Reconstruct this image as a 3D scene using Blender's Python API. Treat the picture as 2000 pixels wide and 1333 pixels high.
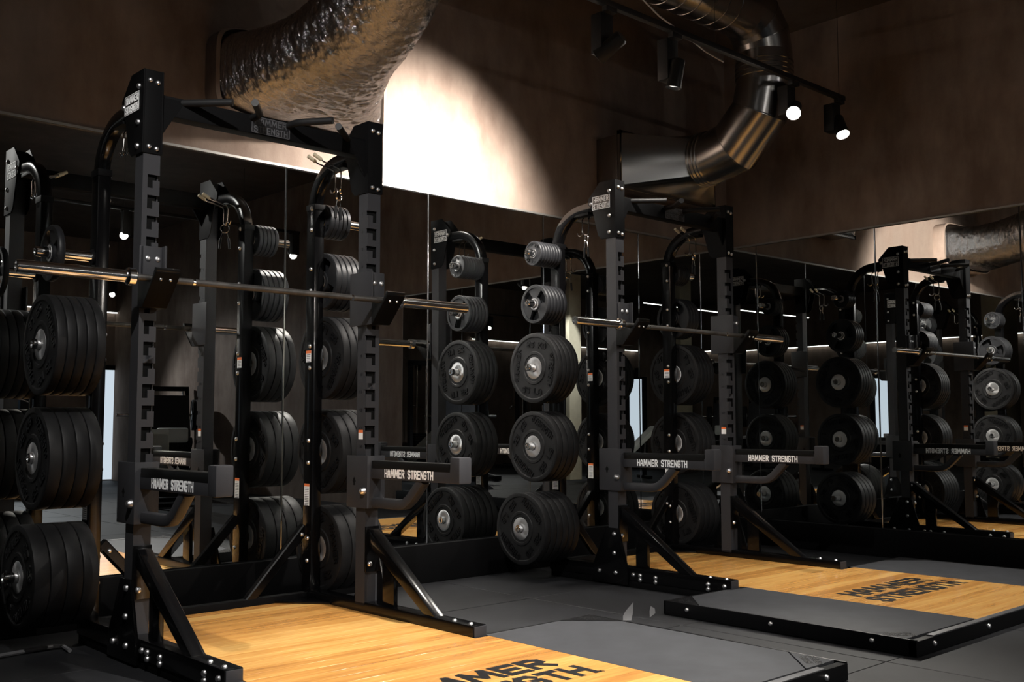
import bpy, bmesh, math, random
from mathutils import Vector, Matrix, Euler
R = math.radians
rnd = random.Random(7)
scn = bpy.context.scene
for o in list(bpy.data.objects): bpy.data.objects.remove(o)
col = scn.collection

# ------------------------------------------------------------------ camera, world, exposure
YAW, PITCH, ROLL, FPX = 47.347, 4.4884, -0.0964, 2019.85
CAM = Vector((-7.2527, -5.1669, 0.9892))
_y, _p, _r = R(YAW), R(PITCH), R(ROLL)
fw = Vector((math.cos(_y)*math.cos(_p), math.sin(_y)*math.cos(_p), math.sin(_p)))
rt = Vector((math.sin(_y), -math.cos(_y), 0)); up = rt.cross(fw)
rt2 = math.cos(_r)*rt + math.sin(_r)*up; up2 = -math.sin(_r)*rt + math.cos(_r)*up
cd = bpy.data.cameras.new('camera'); cam = bpy.data.objects.new('camera', cd); col.objects.link(cam)
cd.sensor_fit = 'HORIZONTAL'; cd.sensor_width = 36; cd.lens = FPX*36/2000; cd.clip_start = .05; cd.clip_end = 200
m3 = Matrix((rt2, up2, -fw)).transposed()
cam.matrix_world = Matrix.Translation(CAM) @ m3.to_4x4()
scn.camera = cam
w = bpy.data.worlds.new('world'); scn.world = w; w.use_nodes = True
w.node_tree.nodes['Background'].inputs[0].default_value = (.02, .02, .022, 1)
w.node_tree.nodes['Background'].inputs[1].default_value = .05
vs = scn.view_settings
vs.view_transform = 'Standard'; vs.look = 'None'; vs.exposure = 0.0; vs.gamma = 1.0; vs.use_curve_mapping = False
scn.cycles.max_bounces = 12; scn.cycles.glossy_bounces = 8; scn.cycles.diffuse_bounces = 3
scn.cycles.sample_clamp_indirect = 4.0

# lamp list: (kind of place, position, aim, watts, cone degrees, blend, lens glow, label)
TRACK_Y, TRACK_Z = -1.36, 3.33
LAMPS = [
 ('track', (-2.99, TRACK_Y, 3.10), (-3.30, 0.0, 2.28), 1050, 98, 1.0, 60, 'black track spotlight tilted toward the brightly lit wall', (1, .93, .86)),
 ('track', (-2.40, TRACK_Y, 3.08), (-2.62, -.80, 0.0), 110, 84, .6, 1.5, 'black track spotlight hanging straight down between two tilted ones', (1, .93, .84)),
 ('track', (-1.10, TRACK_Y, 3.13), (-5.2, -3.4, 0.3), 420, 62, .6, 300, 'lit track spotlight shining straight at the viewer beside the steel duct', (1, .95, .86)),
 ('track', (-0.50, TRACK_Y, 3.13), (-1.5, -2.9, 0.0), 260, 60, .6, 60, 'lit track spotlight at the right end of the near track', (1, .95, .86)),
 ('over', (-4.15, -3.20, 3.55), (-4.55, -2.1, 0.0), 1150, 50, .7, 60, 'track spotlight pointing down at the bright near platform', (1, .96, .90)),
 ('over', (-1.75, -3.20, 3.55), (-1.75, -2.2, 0.0), 300, 50, .7, 60, 'track spotlight pointing down at the far platform', (1, .96, .90)),
 ('over', (-6.60, -3.20, 3.55), (-4.2, -1.0, 1.0), 520, 64, .7, 60, 'track spotlight high on the left shining along both racks', (1, .97, .93)),
 ('rear', (-0.44, -6.40, 3.15), (-1.6, -2.0, 0.5), 220, 44, .6, 60, 'track spotlight of the second track nearest the right wall', (1, .93, .84)),
 ('rear', (-2.60, -6.43, 3.15), (-4.4, -2.0, 0.5), 320, 40, .7, 200, 'track spotlight of the second track facing the near rack', (1, .93, .84)),
 ('rear', (-4.05, -6.57, 3.15), (-3.0, -2.0, 0.5), 150, 46, .7, 120, 'track spotlight of the second track facing the middle of the floor', (1, .93, .84)),
 ('rear', (-5.50, -6.45, 3.15), (-5.2, -8.5, 0.4), 260, 80, .6, 40, 'track spotlight of the second track turned to the machines', (.95, .97, 1)),  # added lamp, only there to brighten the machines behind the viewer
 ('far', (-0.50, -12.1, 3.15), (-3.0, -3.0, 1.0), 100, 60, .5, 200, 'spotlight of the far track near the lit doorway', (1, .95, .9)),
 ('far', (-2.06, -12.3, 3.15), (-1.2, -8.8, 0.4), 420, 70, .5, 40, 'spotlight of the far track pointing at the floor', (.9, .95, 1)),
 ('far', (-8.65, -12.3, 3.15), (-4.0, -4.0, 1.0), 130, 60, .5, 200, 'spotlight of the far track facing the mirrors', (1, .95, .9)),
]

# ------------------------------------------------------------------ materials
def nt(name):
    m = bpy.data.materials.new(name); m.use_nodes = True
    n = m.node_tree; b = n.nodes['Principled BSDF']; return m, n, b
def N(n, t, **k):
    x = n.nodes.new(t)
    for a, v in k.items(): setattr(x, a, v)
    return x
def coords(n, scale=(1, 1, 1), kind='Object'):
    tc = N(n, 'ShaderNodeTexCoord'); mp = N(n, 'ShaderNodeMapping'); mp.inputs['Scale'].default_value = scale
    n.links.new(tc.outputs[kind], mp.inputs[0]); return mp.outputs[0]
def noise(n, vec, scale, detail=4, rough=.55):
    t = N(n, 'ShaderNodeTexNoise'); t.inputs['Scale'].default_value = scale; t.inputs['Detail'].default_value = detail
    t.inputs['Roughness'].default_value = rough; n.links.new(vec, t.inputs['Vector']); return t.outputs['Fac']
def ramp(n, fac, stops):
    r = N(n, 'ShaderNodeValToRGB'); e = r.color_ramp.elements
    while len(e) < len(stops): e.new(.5)
    for i, (p, c) in enumerate(stops): e[i].position = p; e[i].color = (*c, 1)
    n.links.new(fac, r.inputs[0]); return r.outputs[0]
def bump(n, b, h, strength=.2, dist=.002):
    x = N(n, 'ShaderNodeBump'); x.inputs['Strength'].default_value = strength; x.inputs['Distance'].default_value = dist
    n.links.new(h, x.inputs['Height']); n.links.new(x.outputs[0], b.inputs['Normal'])
def basic(name, c, rough=.5, metal=0, spec=.5, coat=0, bs=0, bscale=300, var=0):
    m, n, b = nt(name); b.inputs['Base Color'].default_value = (*c, 1); b.inputs['Roughness'].default_value = rough
    b.inputs['Metallic'].default_value = metal; b.inputs['Specular IOR Level'].default_value = spec
    b.inputs['Coat Weight'].default_value = coat; b.inputs['Coat Roughness'].default_value = .08
    v = coords(n)
    if var:
        f = noise(n, v, 9, 5)
        n.links.new(ramp(n, f, [(.3, tuple(x*(1-var) for x in c)), (.75, tuple(min(1, x*(1+var)) for x in c))]), b.inputs['Base Color'])
    if bs: bump(n, b, noise(n, v, bscale, 2), bs, .001)
    return m
M = {}
M['charcoal'] = basic('charcoal powder coat', (.027, .027, .030), .45, 0, .2, 0, .25, 420)
M['gloss'] = basic('gloss black paint', (.0022, .0022, .0025), .16, 0, .30, .12)
M['satin'] = basic('satin black paint', (.0030, .0030, .0033), .55, 0, .06)
M['inside'] = basic('dark hollow', (.003, .003, .003), .9, 0, .1)  # near-black stands in for the shade inside slots and holes
M['grip'] = basic('knurled black grip', (.008, .008, .0085), .5, 0, .2, 0, .3, 600)
M['plastic'] = basic('black plastic liner', (.005, .005, .005), .32, 0, .25)
M['platerub'] = basic('black rubber plate', (.0085, .0085, .009), .52, 0, .15, 0, .35, 160, .25)
M['emboss'] = basic('raised rubber lettering', (.0045, .0045, .005), .34, 0, .22)
M['castiron'] = basic('rubber coated iron', (.012, .0125, .014), .44, 0, .2, 0, .3, 200)
M['chrome'] = basic('chrome', (.82, .82, .82), .13, 1)
M['barsteel'] = basic('worn bar steel', (.11, .105, .10), .5, .9, .5, 0, .5, 900, .5)
M['bolt'] = basic('zinc bolt', (.72, .72, .74), .34, 1)
M['white'] = basic('white print', (.85, .85, .85), .5)
M['blackprint'] = basic('black print', (.006, .006, .007), .35)
M['orange'] = basic('orange print', (.75, .16, .03), .5)
M['matgrey'] = basic('grey rubber mat', (.0265, .0275, .031), .66, 0, .15, 0, .3, 250, .18)
M['frameblack'] = basic('black frame paint', (.0035, .0035, .004), .38, 0, .15)
M['railgrey'] = basic('scuffed grey rail', (.07, .07, .075), .42, .3, .5, 0, .2, 120, .3)
M['cream'] = basic('cream plaster', (.52, .46, .34), .8, 0, .2, 0, .2, 60, .1)
M['panelblack'] = basic('black wall panel', (.018, .018, .018), .5)
M['blue'] = basic('blue grey wall panel', (.10, .17, .26), .6)
M['pad'] = basic('black vinyl pad', (.014, .014, .015), .35)
M['greypad'] = basic('pale grey vinyl', (.45, .47, .46), .4)
M['lampblack'] = basic('matt black lamp', (.010, .010, .010), .45)
M['cable'] = basic('white cable sheath', (.42, .40, .38), .5)
M['alu'] = basic('aluminium strip', (.30, .29, .27), .5, .6)
def emis(name, c, s):
    m, n, b = nt(name); b.inputs['Base Color'].default_value = (0, 0, 0, 1); b.inputs['Emission Color'].default_value = (*c, 1); b.inputs['Emission Strength'].default_value = s; return m
M['led'] = emis('led strip glow', (1, 1, .97), 6)
M['cyan'] = emis('cyan led glow', (.25, .8, .9), .5)
M['lightdoor'] = emis('backlit frosted glass', (.78, .88, 1), .95)
# mirror
m, n, b = nt('mirror silvering'); b.inputs['Base Color'].default_value = (.80, .82, .81, 1); b.inputs['Metallic'].default_value = 1; b.inputs['Roughness'].default_value = 0.0; M['mirror'] = m
m, n, b = nt('bevelled glass edge'); b.inputs['Base Color'].default_value = (.45, .48, .50, 1); b.inputs['Metallic'].default_value = 1; b.inputs['Roughness'].default_value = .12; M['bevel'] = m
# hub steel: turned, radial highlight
m, n, b = nt('turned steel hub'); b.inputs['Base Color'].default_value = (.74, .74, .75, 1); b.inputs['Metallic'].default_value = .92; b.inputs['Roughness'].default_value = .36
b.inputs['Anisotropic'].default_value = .8; tg = N(n, 'ShaderNodeTangent'); tg.direction_type = 'RADIAL'; tg.axis = 'X'; n.links.new(tg.outputs[0], b.inputs['Tangent']); M['hub'] = m
# plaster wall
def plaster(name, dark, light, bs=.25):
    m, n, b = nt(name); v = coords(n); b.inputs['Roughness'].default_value = .85; b.inputs['Specular IOR Level'].default_value = .15
    a = noise(n, v, .9, 8, .6); c = noise(n, coords(n, (1, 1, .35)), 5, 6, .6)
    mx = N(n, 'ShaderNodeMix'); mx.data_type = 'FLOAT'; mx.inputs[0].default_value = .4; n.links.new(a, mx.inputs[2]); n.links.new(c, mx.inputs[3])
    n.links.new(ramp(n, mx.outputs[0], [(.38, dark), (.5, tuple((x+y)/2 for x, y in zip(dark, light))), (.62, light)]), b.inputs['Base Color'])
    bump(n, b, noise(n, v, 14, 8, .65), bs, .012); return m
M['wall'] = plaster('brown trowelled plaster', (.135, .095, .074), (.275, .214, .174))
M['ceil'] = plaster('dark brown ceiling', (.085, .066, .054), (.135, .108, .088))
# rubber floor
def rubber(name, c1, c2, rough):
    m, n, b = nt(name); v = coords(n, kind='Generated'); v2 = coords(n)
    oi = N(n, 'ShaderNodeObjectInfo'); va = N(n, 'ShaderNodeVectorMath'); va.operation = 'ADD'; n.links.new(v2, va.inputs[0]); n.links.new(oi.outputs['Location'], va.inputs[1])
    f = noise(n, va.outputs[0], 2.2, 7, .65); n.links.new(ramp(n, f, [(.35, c1), (.7, c2)]), b.inputs['Base Color'])
    b.inputs['Roughness'].default_value = rough; b.inputs['Specular IOR Level'].default_value = .18
    bump(n, b, noise(n, va.outputs[0], 220, 2), .3, .001); return m
M['floor'] = rubber('dark rubber tile', (.0075, .0076, .0087), (.0155, .0162, .0185), .60)
M['subfloor'] = basic('joint rubber', (.055, .055, .058), .8)
# wood
m, n, b = nt('lacquered hardwood'); v = coords(n, (1.2, 14, 14)); oi = N(n, 'ShaderNodeObjectInfo')
va = N(n, 'ShaderNodeVectorMath'); va.operation = 'ADD'; sc = N(n, 'ShaderNodeVectorMath'); sc.operation = 'SCALE'; sc.inputs['Scale'].default_value = 40
cb = N(n, 'ShaderNodeCombineXYZ'); n.links.new(oi.outputs['Random'], cb.inputs[0]); n.links.new(oi.outputs['Random'], cb.inputs[1]); n.links.new(cb.outputs[0], sc.inputs[0])
n.links.new(v, va.inputs[0]); n.links.new(sc.outputs[0], va.inputs[1])
f1 = noise(n, va.outputs[0], 1.9, 8, .66)
mx = N(n, 'ShaderNodeMix'); mx.data_type = 'FLOAT'; mx.inputs[0].default_value = .26; n.links.new(f1, mx.inputs[2]); n.links.new(oi.outputs['Random'], mx.inputs[3])
n.links.new(ramp(n, mx.outputs[0], [(.27, (.36, .150, .036)), (.47, (.57, .275, .070)), (.68, (.71, .41, .125))]), b.inputs['Base Color'])
b.inputs['Roughness'].default_value = .25; b.inputs['Coat Weight'].default_value = .5; b.inputs['Coat Roughness'].default_value = .10
M['wood'] = m
# crinkled foil and galvanised steel
m, n, b = nt('crinkled foil'); b.inputs['Base Color'].default_value = (.58, .58, .59, 1); b.inputs['Metallic'].default_value = 1; b.inputs['Roughness'].default_value = .15
v = coords(n); bump(n, b, noise(n, coords(n, (1, 2.2, 1)), 34, 5, .65), .7, .012); M['foil'] = m
m, n, b = nt('galvanised steel'); b.inputs['Base Color'].default_value = (.34, .335, .33, 1); b.inputs['Metallic'].default_value = 1; b.inputs['Roughness'].default_value = .24
bump(n, b, noise(n, coords(n), 3, 3), .1, .02); M['galv'] = m
M['foiltape'] = basic('dull insulated collar', (.12, .105, .095), .5, .6, .5, 0, .5, 30)

# ------------------------------------------------------------------ mesh helpers
class MB:
    def __init__(s): s.v = []; s.f = []; s.mi = []; s.mats = []; s.cur = 0; s.sm = []
    def mat(s, m):
        m = M[m] if isinstance(m, str) else m
        if m not in s.mats: s.mats.append(m)
        s.cur = s.mats.index(m); return s
    def face(s, idx, smooth=False): s.f.append(tuple(idx)); s.mi.append(s.cur); s.sm.append(smooth)
    def box(s, a, b):
        x0, y0, z0 = (min(p, q) for p, q in zip(a, b)); x1, y1, z1 = (max(p, q) for p, q in zip(a, b))
        k = len(s.v); s.v += [Vector(p) for p in ((x0,y0,z0),(x1,y0,z0),(x1,y1,z0),(x0,y1,z0),(x0,y0,z1),(x1,y0,z1),(x1,y1,z1),(x0,y1,z1))]
        for q in ((0,3,2,1),(4,5,6,7),(0,1,5,4),(1,2,6,5),(2,3,7,6),(3,0,4,7)): s.face([k+i for i in q])
        return s
    def prism(s, pts, d):           # pts: list of Vector polygon, extruded by vector d
        k = len(s.v); n = len(pts); d = Vector(d); pts = [Vector(p) for p in pts]
        s.v += pts + [p+d for p in pts]
        s.face(range(k+n-1, k-1, -1)); s.face(range(k+n, k+2*n))
        for i in range(n): j = (i+1) % n; s.face((k+i, k+j, k+n+j, k+n+i))
        return s
    def ring_loft(s, rings, cap=True, smooth=True, close=True):
        k = len(s.v); n = len(rings[0])
        for r in rings: s.v += [Vector(p) for p in r]
        for a in range(len(rings)-1):
            for i in range(n if close else n-1):
                j = (i+1) % n; s.face((k+a*n+i, k+a*n+j, k+(a+1)*n+j, k+(a+1)*n+i), smooth)
        if cap: s.face(range(k+n-1, k-1, -1)); L = k+(len(rings)-1)*n; s.face(range(L, L+n))
        return s
    def sweep(s, path, prof, upv=(0, 0, 1), smooth=False, cap=True):   # prof: list of (a,b) along side and up axes
        path = [Vector(p) for p in path]; upv = Vector(upv); rings = []
        for i, p in enumerate(path):
            t = (path[min(i+1, len(path)-1)] - path[max(i-1, 0)]).normalized()
            side = t.cross(upv)
            if side.length < 1e-4: side = t.cross(Vector((0, 1, 0)))
            side.normalize(); u = side.cross(t).normalized()
            k = 1.0
            if 0 < i < len(path)-1:
                c = (path[i]-path[i-1]).normalized().dot((path[i+1]-path[i]).normalized()); k = 1/max(.5, math.sqrt((1+c)/2))
            rings.append([p + side*a + u*b*k for a, b in prof])
        return s.ring_loft(rings, cap, smooth)
    def tube(s, path, r, n=14, upv=(0, 0, 1)): return s.sweep(path, [(r*math.cos(2*math.pi*i/n), r*math.sin(2*math.pi*i/n)) for i in range(n)], upv, True)
    def bar(s, path, wd, ht, upv=(0, 0, 1), ch=.006):
        a, b = wd/2, ht/2; c = min(ch, a*.5, b*.5)
        return s.sweep(path, [(-a+c, -b), (a-c, -b), (a, -b+c), (a, b-c), (a-c, b), (-a+c, b), (-a, b-c), (-a, -b+c)], upv)
    def lathe(s, prof, axis='X', n=40, o=(0, 0, 0), close=False):   # prof: (r, h) along the axis
        o = Vector(o); rings = []
        for r, h in prof:
            ring = []
            for i in range(n):
                a = 2*math.pi*i/n; c, d = r*math.cos(a), r*math.sin(a)
                ring.append(o + Vector({'X': (h, c, d), 'Y': (d, h, c), 'Z': (c, d, h)}[axis]))
            rings.append(ring)
        if close: rings.append(rings[0])
        return s.ring_loft(rings, not close, True)
    def build(s, name, parent=None, bevel=0, off=None, seg=2, flat=False):
        if off is not None: s.v = [p-Vector(off) for p in s.v]
        me = bpy.data.meshes.new(name); me.from_pydata([tuple(p) for p in s.v], [], s.f)
        for mm in s.mats: me.materials.append(mm)
        for p, a, q in zip(me.polygons, s.mi, s.sm): p.material_index = a; p.use_smooth = q
        bm = bmesh.new(); bm.from_mesh(me)
        bmesh.ops.remove_doubles(bm, verts=bm.verts, dist=1e-6)
        bmesh.ops.recalc_face_normals(bm, faces=bm.faces)
        if bevel:
            es = [e for e in bm.edges if len(e.link_faces) == 2 and e.calc_face_angle(0) > .6]
            bmesh.ops.bevel(bm, geom=es, offset=bevel, segments=seg, profile=.6, affect='EDGES', clamp_overlap=True)
        bm.to_mesh(me); bm.free()
        if flat: me.shade_flat()
        else: me.set_sharp_from_angle(angle=R(38))
        return link(name, me, parent)
def link(name, me, parent=None):
    o = bpy.data.objects.new(name, me); col.objects.link(o)
    if parent: o.parent = parent
    return o
def tag(o, label=None, cat=None, group=None, kind=None):
    if label: o['label'] = label
    if cat: o['category'] = cat
    if group: o['group'] = group
    if kind: o['kind'] = kind
    return o
def thing(name, loc, label, cat, group=None, rz=0):
    o = bpy.data.objects.new(name, None); col.objects.link(o); o.location = loc; o.rotation_euler = (0, 0, rz)
    o.empty_display_size = .1
    return tag(o, label, cat, group)
def copy_tree(o, parent=None):
    c = o.copy(); col.objects.link(c); c.parent = parent
    for ch in list(o.children): copy_tree(ch, c)
    return c
# stroke lettering
GL = {'H': [[(0,0),(0,1)],[(1,0),(1,1)],[(0,.5),(1,.5)]], 'A': [[(0,0),(.12,.75),(.5,1),(.88,.75),(1,0)],[(.08,.36),(.92,.36)]],
 'M': [[(0,0),(.12,1),(.5,.25),(.88,1),(1,0)]], 'E': [[(1,1),(0,1),(0,0),(1,0)],[(0,.5),(.85,.5)]],
 'R': [[(0,0),(0,1),(.7,1),(1,.86),(1,.64),(.7,.5),(0,.5)],[(.5,.5),(1.05,0)]], 'S': [[(1,.84),(.8,1),(.2,1),(0,.85),(0,.66),(.2,.54),(.8,.46),(1,.34),(1,.15),(.8,0),(.2,0),(0,.16)]],
 'T': [[(0,1),(1,1)],[(.5,1),(.5,0)]], 'N': [[(0,0),(0,1),(1,0),(1,1)]], 'G': [[(1,.8),(.8,1),(.2,1),(0,.82),(0,.18),(.2,0),(.8,0),(1,.18),(1,.46),(.55,.46)]],
 'K': [[(0,0),(0,1)],[(1,1),(.05,.5),(1,0)]], 'L': [[(0,1),(0,0),(1,0)]], 'B': [[(0,0),(0,1),(.75,1),(.95,.8),(.95,.62),(.75,.52),(0,.52)],[(.75,.52),(1,.38),(1,.14),(.8,0),(0,0)]],
 'I': [[(.5,0),(.5,1)]],
 '0': [[(.2,0),(.8,0),(1,.2),(1,.8),(.8,1),(.2,1),(0,.8),(0,.2),(.2,0)]], '1': [[(.2,.8),(.5,1),(.5,0)]], '2': [[(0,.82),(.2,1),(.8,1),(1,.82),(1,.6),(0,0),(1,0)]],
 '3': [[(0,1),(.8,1),(1,.8),(.8,.52),(.4,.52)],[(.8,.52),(1,.25),(.8,0),(0,0)]], '4': [[(.8,0),(.8,1),(0,.3),(1,.3)]], '5': [[(1,1),(0,1),(0,.56),(.75,.6),(1,.42),(1,.15),(.8,0),(0,0)]],
 '6': [[(.9,1),(.2,.9),(0,.5),(0,.15),(.2,0),(.8,0),(1,.2),(1,.4),(.8,.55),(0,.5)]], '7': [[(0,1),(1,1),(.35,0)]], '8': [[(.2,.52),(0,.75),(.2,1),(.8,1),(1,.75),(.8,.52),(.2,.52),(0,.25),(.2,0),(.8,0),(1,.25),(.8,.52)]],
 '9': [[(.1,0),(.8,.1),(1,.5),(1,.85),(.8,1),(.2,1),(0,.8),(0,.6),(.2,.45),(1,.5)]]}
def text(mb, txt, org, dx, dy, h, wt=.17, lw=.56, gap=.34, depth=.001, center=True, width=None):
    dx, dy = Vector(dx), Vector(dy); nn = dx.cross(dy).normalized(); org = Vector(org)
    adv = lambda c: (.3 if c == 'I' else .45 if c == ' ' else lw*1.45 if c == 'M' else lw) + gap
    tot = sum(adv(c) for c in txt) - gap; sx = (width/(tot*h)) if width else 1
    x = -tot/2 if center else 0
    kk = 0
    for c in txt:
        lwc = adv(c) - gap
        for st in GL.get(c, []):
            P = [Vector((x + p[0]*lwc, wt/2 + p[1]*(1-wt), 0)) for p in st]
            for a, b in zip(P, P[1:]):
                d = (b-a)
                if d.length < 1e-6: continue
                d.normalize(); q = Vector((-d.y, d.x, 0))*wt/2; e = d*wt*.42
                quad = [a-e-q, b+e-q, b+e+q, a-e+q]
                mb.prism([org + dx*(v.x*h*sx) + dy*(v.y*h) for v in quad], nn*(depth + (kk % 7)*.00006)); kk += 1
        x += adv(c)
    return mb
def boltmesh():
    b = MB().mat('bolt'); b.lathe([(.0001, .011), (.006, .0105), (.010, .008), (.012, .003), (.0125, 0)], 'X', 12); return b
_bm = boltmesh().build('bolt'); BOLT = _bm.data; bpy.data.objects.remove(_bm)
ROTN = {'-x': (0, R(180), 0), '+x': (0, 0, 0), '-y': (0, 0, R(-90)), '+y': (0, 0, R(90)), '+z': (0, R(-90), 0)}
def bolt(parent, loc, n, s=1.0):
    o = link('bolt', BOLT, parent); o.location = loc; o.rotation_euler = ROTN[n]; o.scale = (s, s, s); return o

# ------------------------------------------------------------------ the room
ZM, ZC, ZP = 2.4465, 4.155, .235
XL, YF_ROOM = -16.0, -12.75
DELTA = R(-0.754)
def struct(name, mb, **k): return tag(mb.build(name, **k), kind='structure')
struct('wall_back', MB().mat('wall').box((XL, 0, 0), (.2, .2, ZC)))
wr = struct('wall_right', MB().mat('wall').box((0, .2, 0), (.2, YF_ROOM-1, ZC))); wr.rotation_euler.z = DELTA
struct('wall_left', MB().mat('wall').box((XL-.2, .2, 0), (XL, YF_ROOM, ZC)))
struct('wall_front', MB().mat('wall').box((XL-.2, YF_ROOM-.2, 0), (.3, YF_ROOM, ZC)))
struct('ceiling', MB().mat('ceil').box((XL-.2, YF_ROOM-.2, ZC), (.4, .2, ZC+.15)))
fl = struct('floor', MB().mat('subfloor').box((XL-.2, YF_ROOM-.2, -.15), (.4, .2, -.0035)))
TILE = 1.062
tm = MB().mat('floor').box((0, 0, -.02), (TILE-.005, TILE-.005, 0)).build('floor_tile', bevel=.003, seg=1); tme = tm.data; bpy.data.objects.remove(tm)
ix = 0; x = -3.16 + 3*TILE
while x > XL - TILE:
    y = -.88
    while y > YF_ROOM - TILE:
        t = link('floor_tile', tme, fl); t.location = (x - TILE, y, rnd.uniform(-.0012, 0)); y -= TILE
    x -= TILE
# plinth below the mirrors
struct('baseboard_back', MB().mat('satin').box((XL, -.05, 0), (-.05, 0, ZP)), bevel=.004)
bb = struct('baseboard_right', MB().mat('satin').box((-.05, 0, 0), (0, -4.58, .205)), bevel=.004); bb.rotation_euler.z = DELTA
# mirrors with bevelled edges
PW = 1.0275
def mirror_mesh(wd, z0, z1, name):
    e, t, g = .0055, .006, .0008; mb = MB()
    a0, a1 = g, wd-g
    mb.mat('mirror'); k = len(mb.v)
    mb.v += [Vector(p) for p in ((a0+e, -t, z0+e), (a1-e, -t, z0+e), (a1-e, -t, z1-e), (a0+e, -t, z1-e), (a0, -t+.0022, z0), (a1, -t+.0022, z0), (a1, -t+.0022, z1), (a0, -t+.0022, z1), (a0, -.0005, z0), (a1, -.0005, z0), (a1, -.0005, z1), (a0, -.0005, z1))]
    mb.face((k, k+1, k+2, k+3)); mb.mat('bevel')
    for i in range(4):
        j = (i+1) % 4; mb.face((k+4+i, k+4+j, k+j, k+i)); mb.face((k+8+i, k+8+j, k+4+j, k+4+i))
    mb.face((k+11, k+10, k+9, k+8))
    o = mb.build(name, flat=True); me = o.data; bpy.data.objects.remove(o); return me
mme = mirror_mesh(PW, ZP, ZM, 'mirror_panel')
ORD = ['first', 'second', 'third', 'fourth', 'fifth', 'sixth', 'seventh', 'eighth', 'ninth', 'tenth', 'eleventh', 'twelfth']
xs = -1.1704 - (-1)*0
edges = [0.0, -1.1704] + [-1.1704 - PW*k for k in range(1, 9)]
m0 = mirror_mesh(1.1704, ZP, ZM, 'mirror_panel')
for i in range(9):
    o = link('mirror_panel', m0 if i == 0 else mme); o.location = (edges[i+1], 0, 0)
    tag(o, f'tall frameless mirror panel on the back wall, {ORD[i]} from the corner', 'mirror', 'wall mirror panels')
rm = mirror_mesh(1.058, .205, ZM, 'mirror_panel'); rm0 = mirror_mesh(.294, .205, ZM, 'mirror_panel')
y = 0
for i in range(5):
    wd = .294 if i == 0 else 1.058
    o = link('mirror_panel', rm0 if i == 0 else rm)
    o.rotation_euler.z = R(-90) + DELTA      # faces -x
    v = Matrix.Rotation(DELTA, 3, 'Z') @ Vector((0, y, 0)); o.location = v; y -= wd
    tag(o, f'tall frameless mirror panel on the right wall, {ORD[i]} from the corner', 'mirror', 'wall mirror panels')
RM_END = y
struct('trim_1', MB().mat('alu').box((edges[-1], -.012, ZM+.001), (-.012, 0, ZM+.014)))
t = struct('trim_2', MB().mat('alu').box((-.012, 0, ZM+.001), (0, RM_END, ZM+.014))); t.rotation_euler.z = DELTA
# black wall panels beyond the right mirror
pw = tag(thing('wall_panel_row', (0, RM_END, 0), 'row of tall black panels lining the right wall beyond its mirror', 'wall panel'))
pw.rotation_euler.z = DELTA
for k in range(5):
    MB().mat('panelblack').box((-.03, -k*1.25-.005, .02), (-.002, -(k+1)*1.25+.005, 2.34)).build('panel', pw, bevel=.003)

# ------------------------------------------------------------------ half racks
W, S, H = 1.153, .075, 2.495
YFr, YB = -.926, -.846
X1, X2 = -5.476, -2.468
HZ = [2.079, 1.750, 1.3366, .8353, .3255]
SLOTS = [2.035 - .0896*k for k in range(14)]
RW = .060; RY0, RY1 = -.430, -.350
RO = Vector((.614, -.6, 0))
def upright(mb, x0, inner):       # inner: +1 slots open toward +x
    x1 = x0 + S; i = .005
    mb.mat('inside').box((x0+i+.008, YFr+i+.008, .1), (x1-i-.008, YB-i-.008, H-.02)); mb.mat('charcoal')
    xin = x1 if inner > 0 else x0; sg = -1 if inner > 0 else 1
    cx = [0, .030, .053, S]
    zs = {.10, H}
    for s in SLOTS: zs |= {round(s+.012, 5), round(s-.012, 5), round(s-.046, 5)}
    zs = sorted(zs)
    def q(a, b, c, d):
        k = len(mb.v); mb.v += [Vector(p) for p in (a, b, c, d)]; mb.face((k, k+1, k+2, k+3))
    def cut(zc, cidx):
        for s in SLOTS:
            if s-.012 < zc < s+.012 and cidx in (0, 1): return True
            if s-.046 < zc < s-.012 and cidx == 1: return True
        return False
    th = .006
    for z0, z1 in zip(zs, zs[1:]):
        zc = (z0+z1)/2
        for c in range(3):
            if cut(zc, c): continue
            xa, xb = xin + sg*cx[c], xin + sg*cx[c+1]
            mb.box((min(xa, xb), YFr, z0), (max(xa, xb), YFr+th, z1))
        notch = any(s-.012 < zc < s+.012 for s in SLOTS)
        ya = YFr+.016 if notch else YFr+th
        xo = xin + sg*th
        mb.box((min(xin, xo), ya, z0), (max(xin, xo), YB, z1))
    xo = x0 if inner > 0 else x1
    mb.box((min(xo, xo-sg*th), YFr+th, .10), (max(xo, xo-sg*th), YB, H)); mb.box((x0+th, YB-th, .10), (x1-th, YB, H)); mb.box((x0, YFr, H-.006), (x1, YB, H))
    return mb
def clean_box_faces(o):
    pass
GUS = [(-.932, 2.502), (-.800, 2.502), (-.700, 2.405), (-.702, 2.372), (-.738, 2.330), (-.785, 2.165), (-.815, 2.137), (-.932, 2.137)]
SIDE = [(-.835, .345), (-.935, .345), (-1.005, .112), (-1.005, .012), (-.715, .012), (-.715, .095)]
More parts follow.
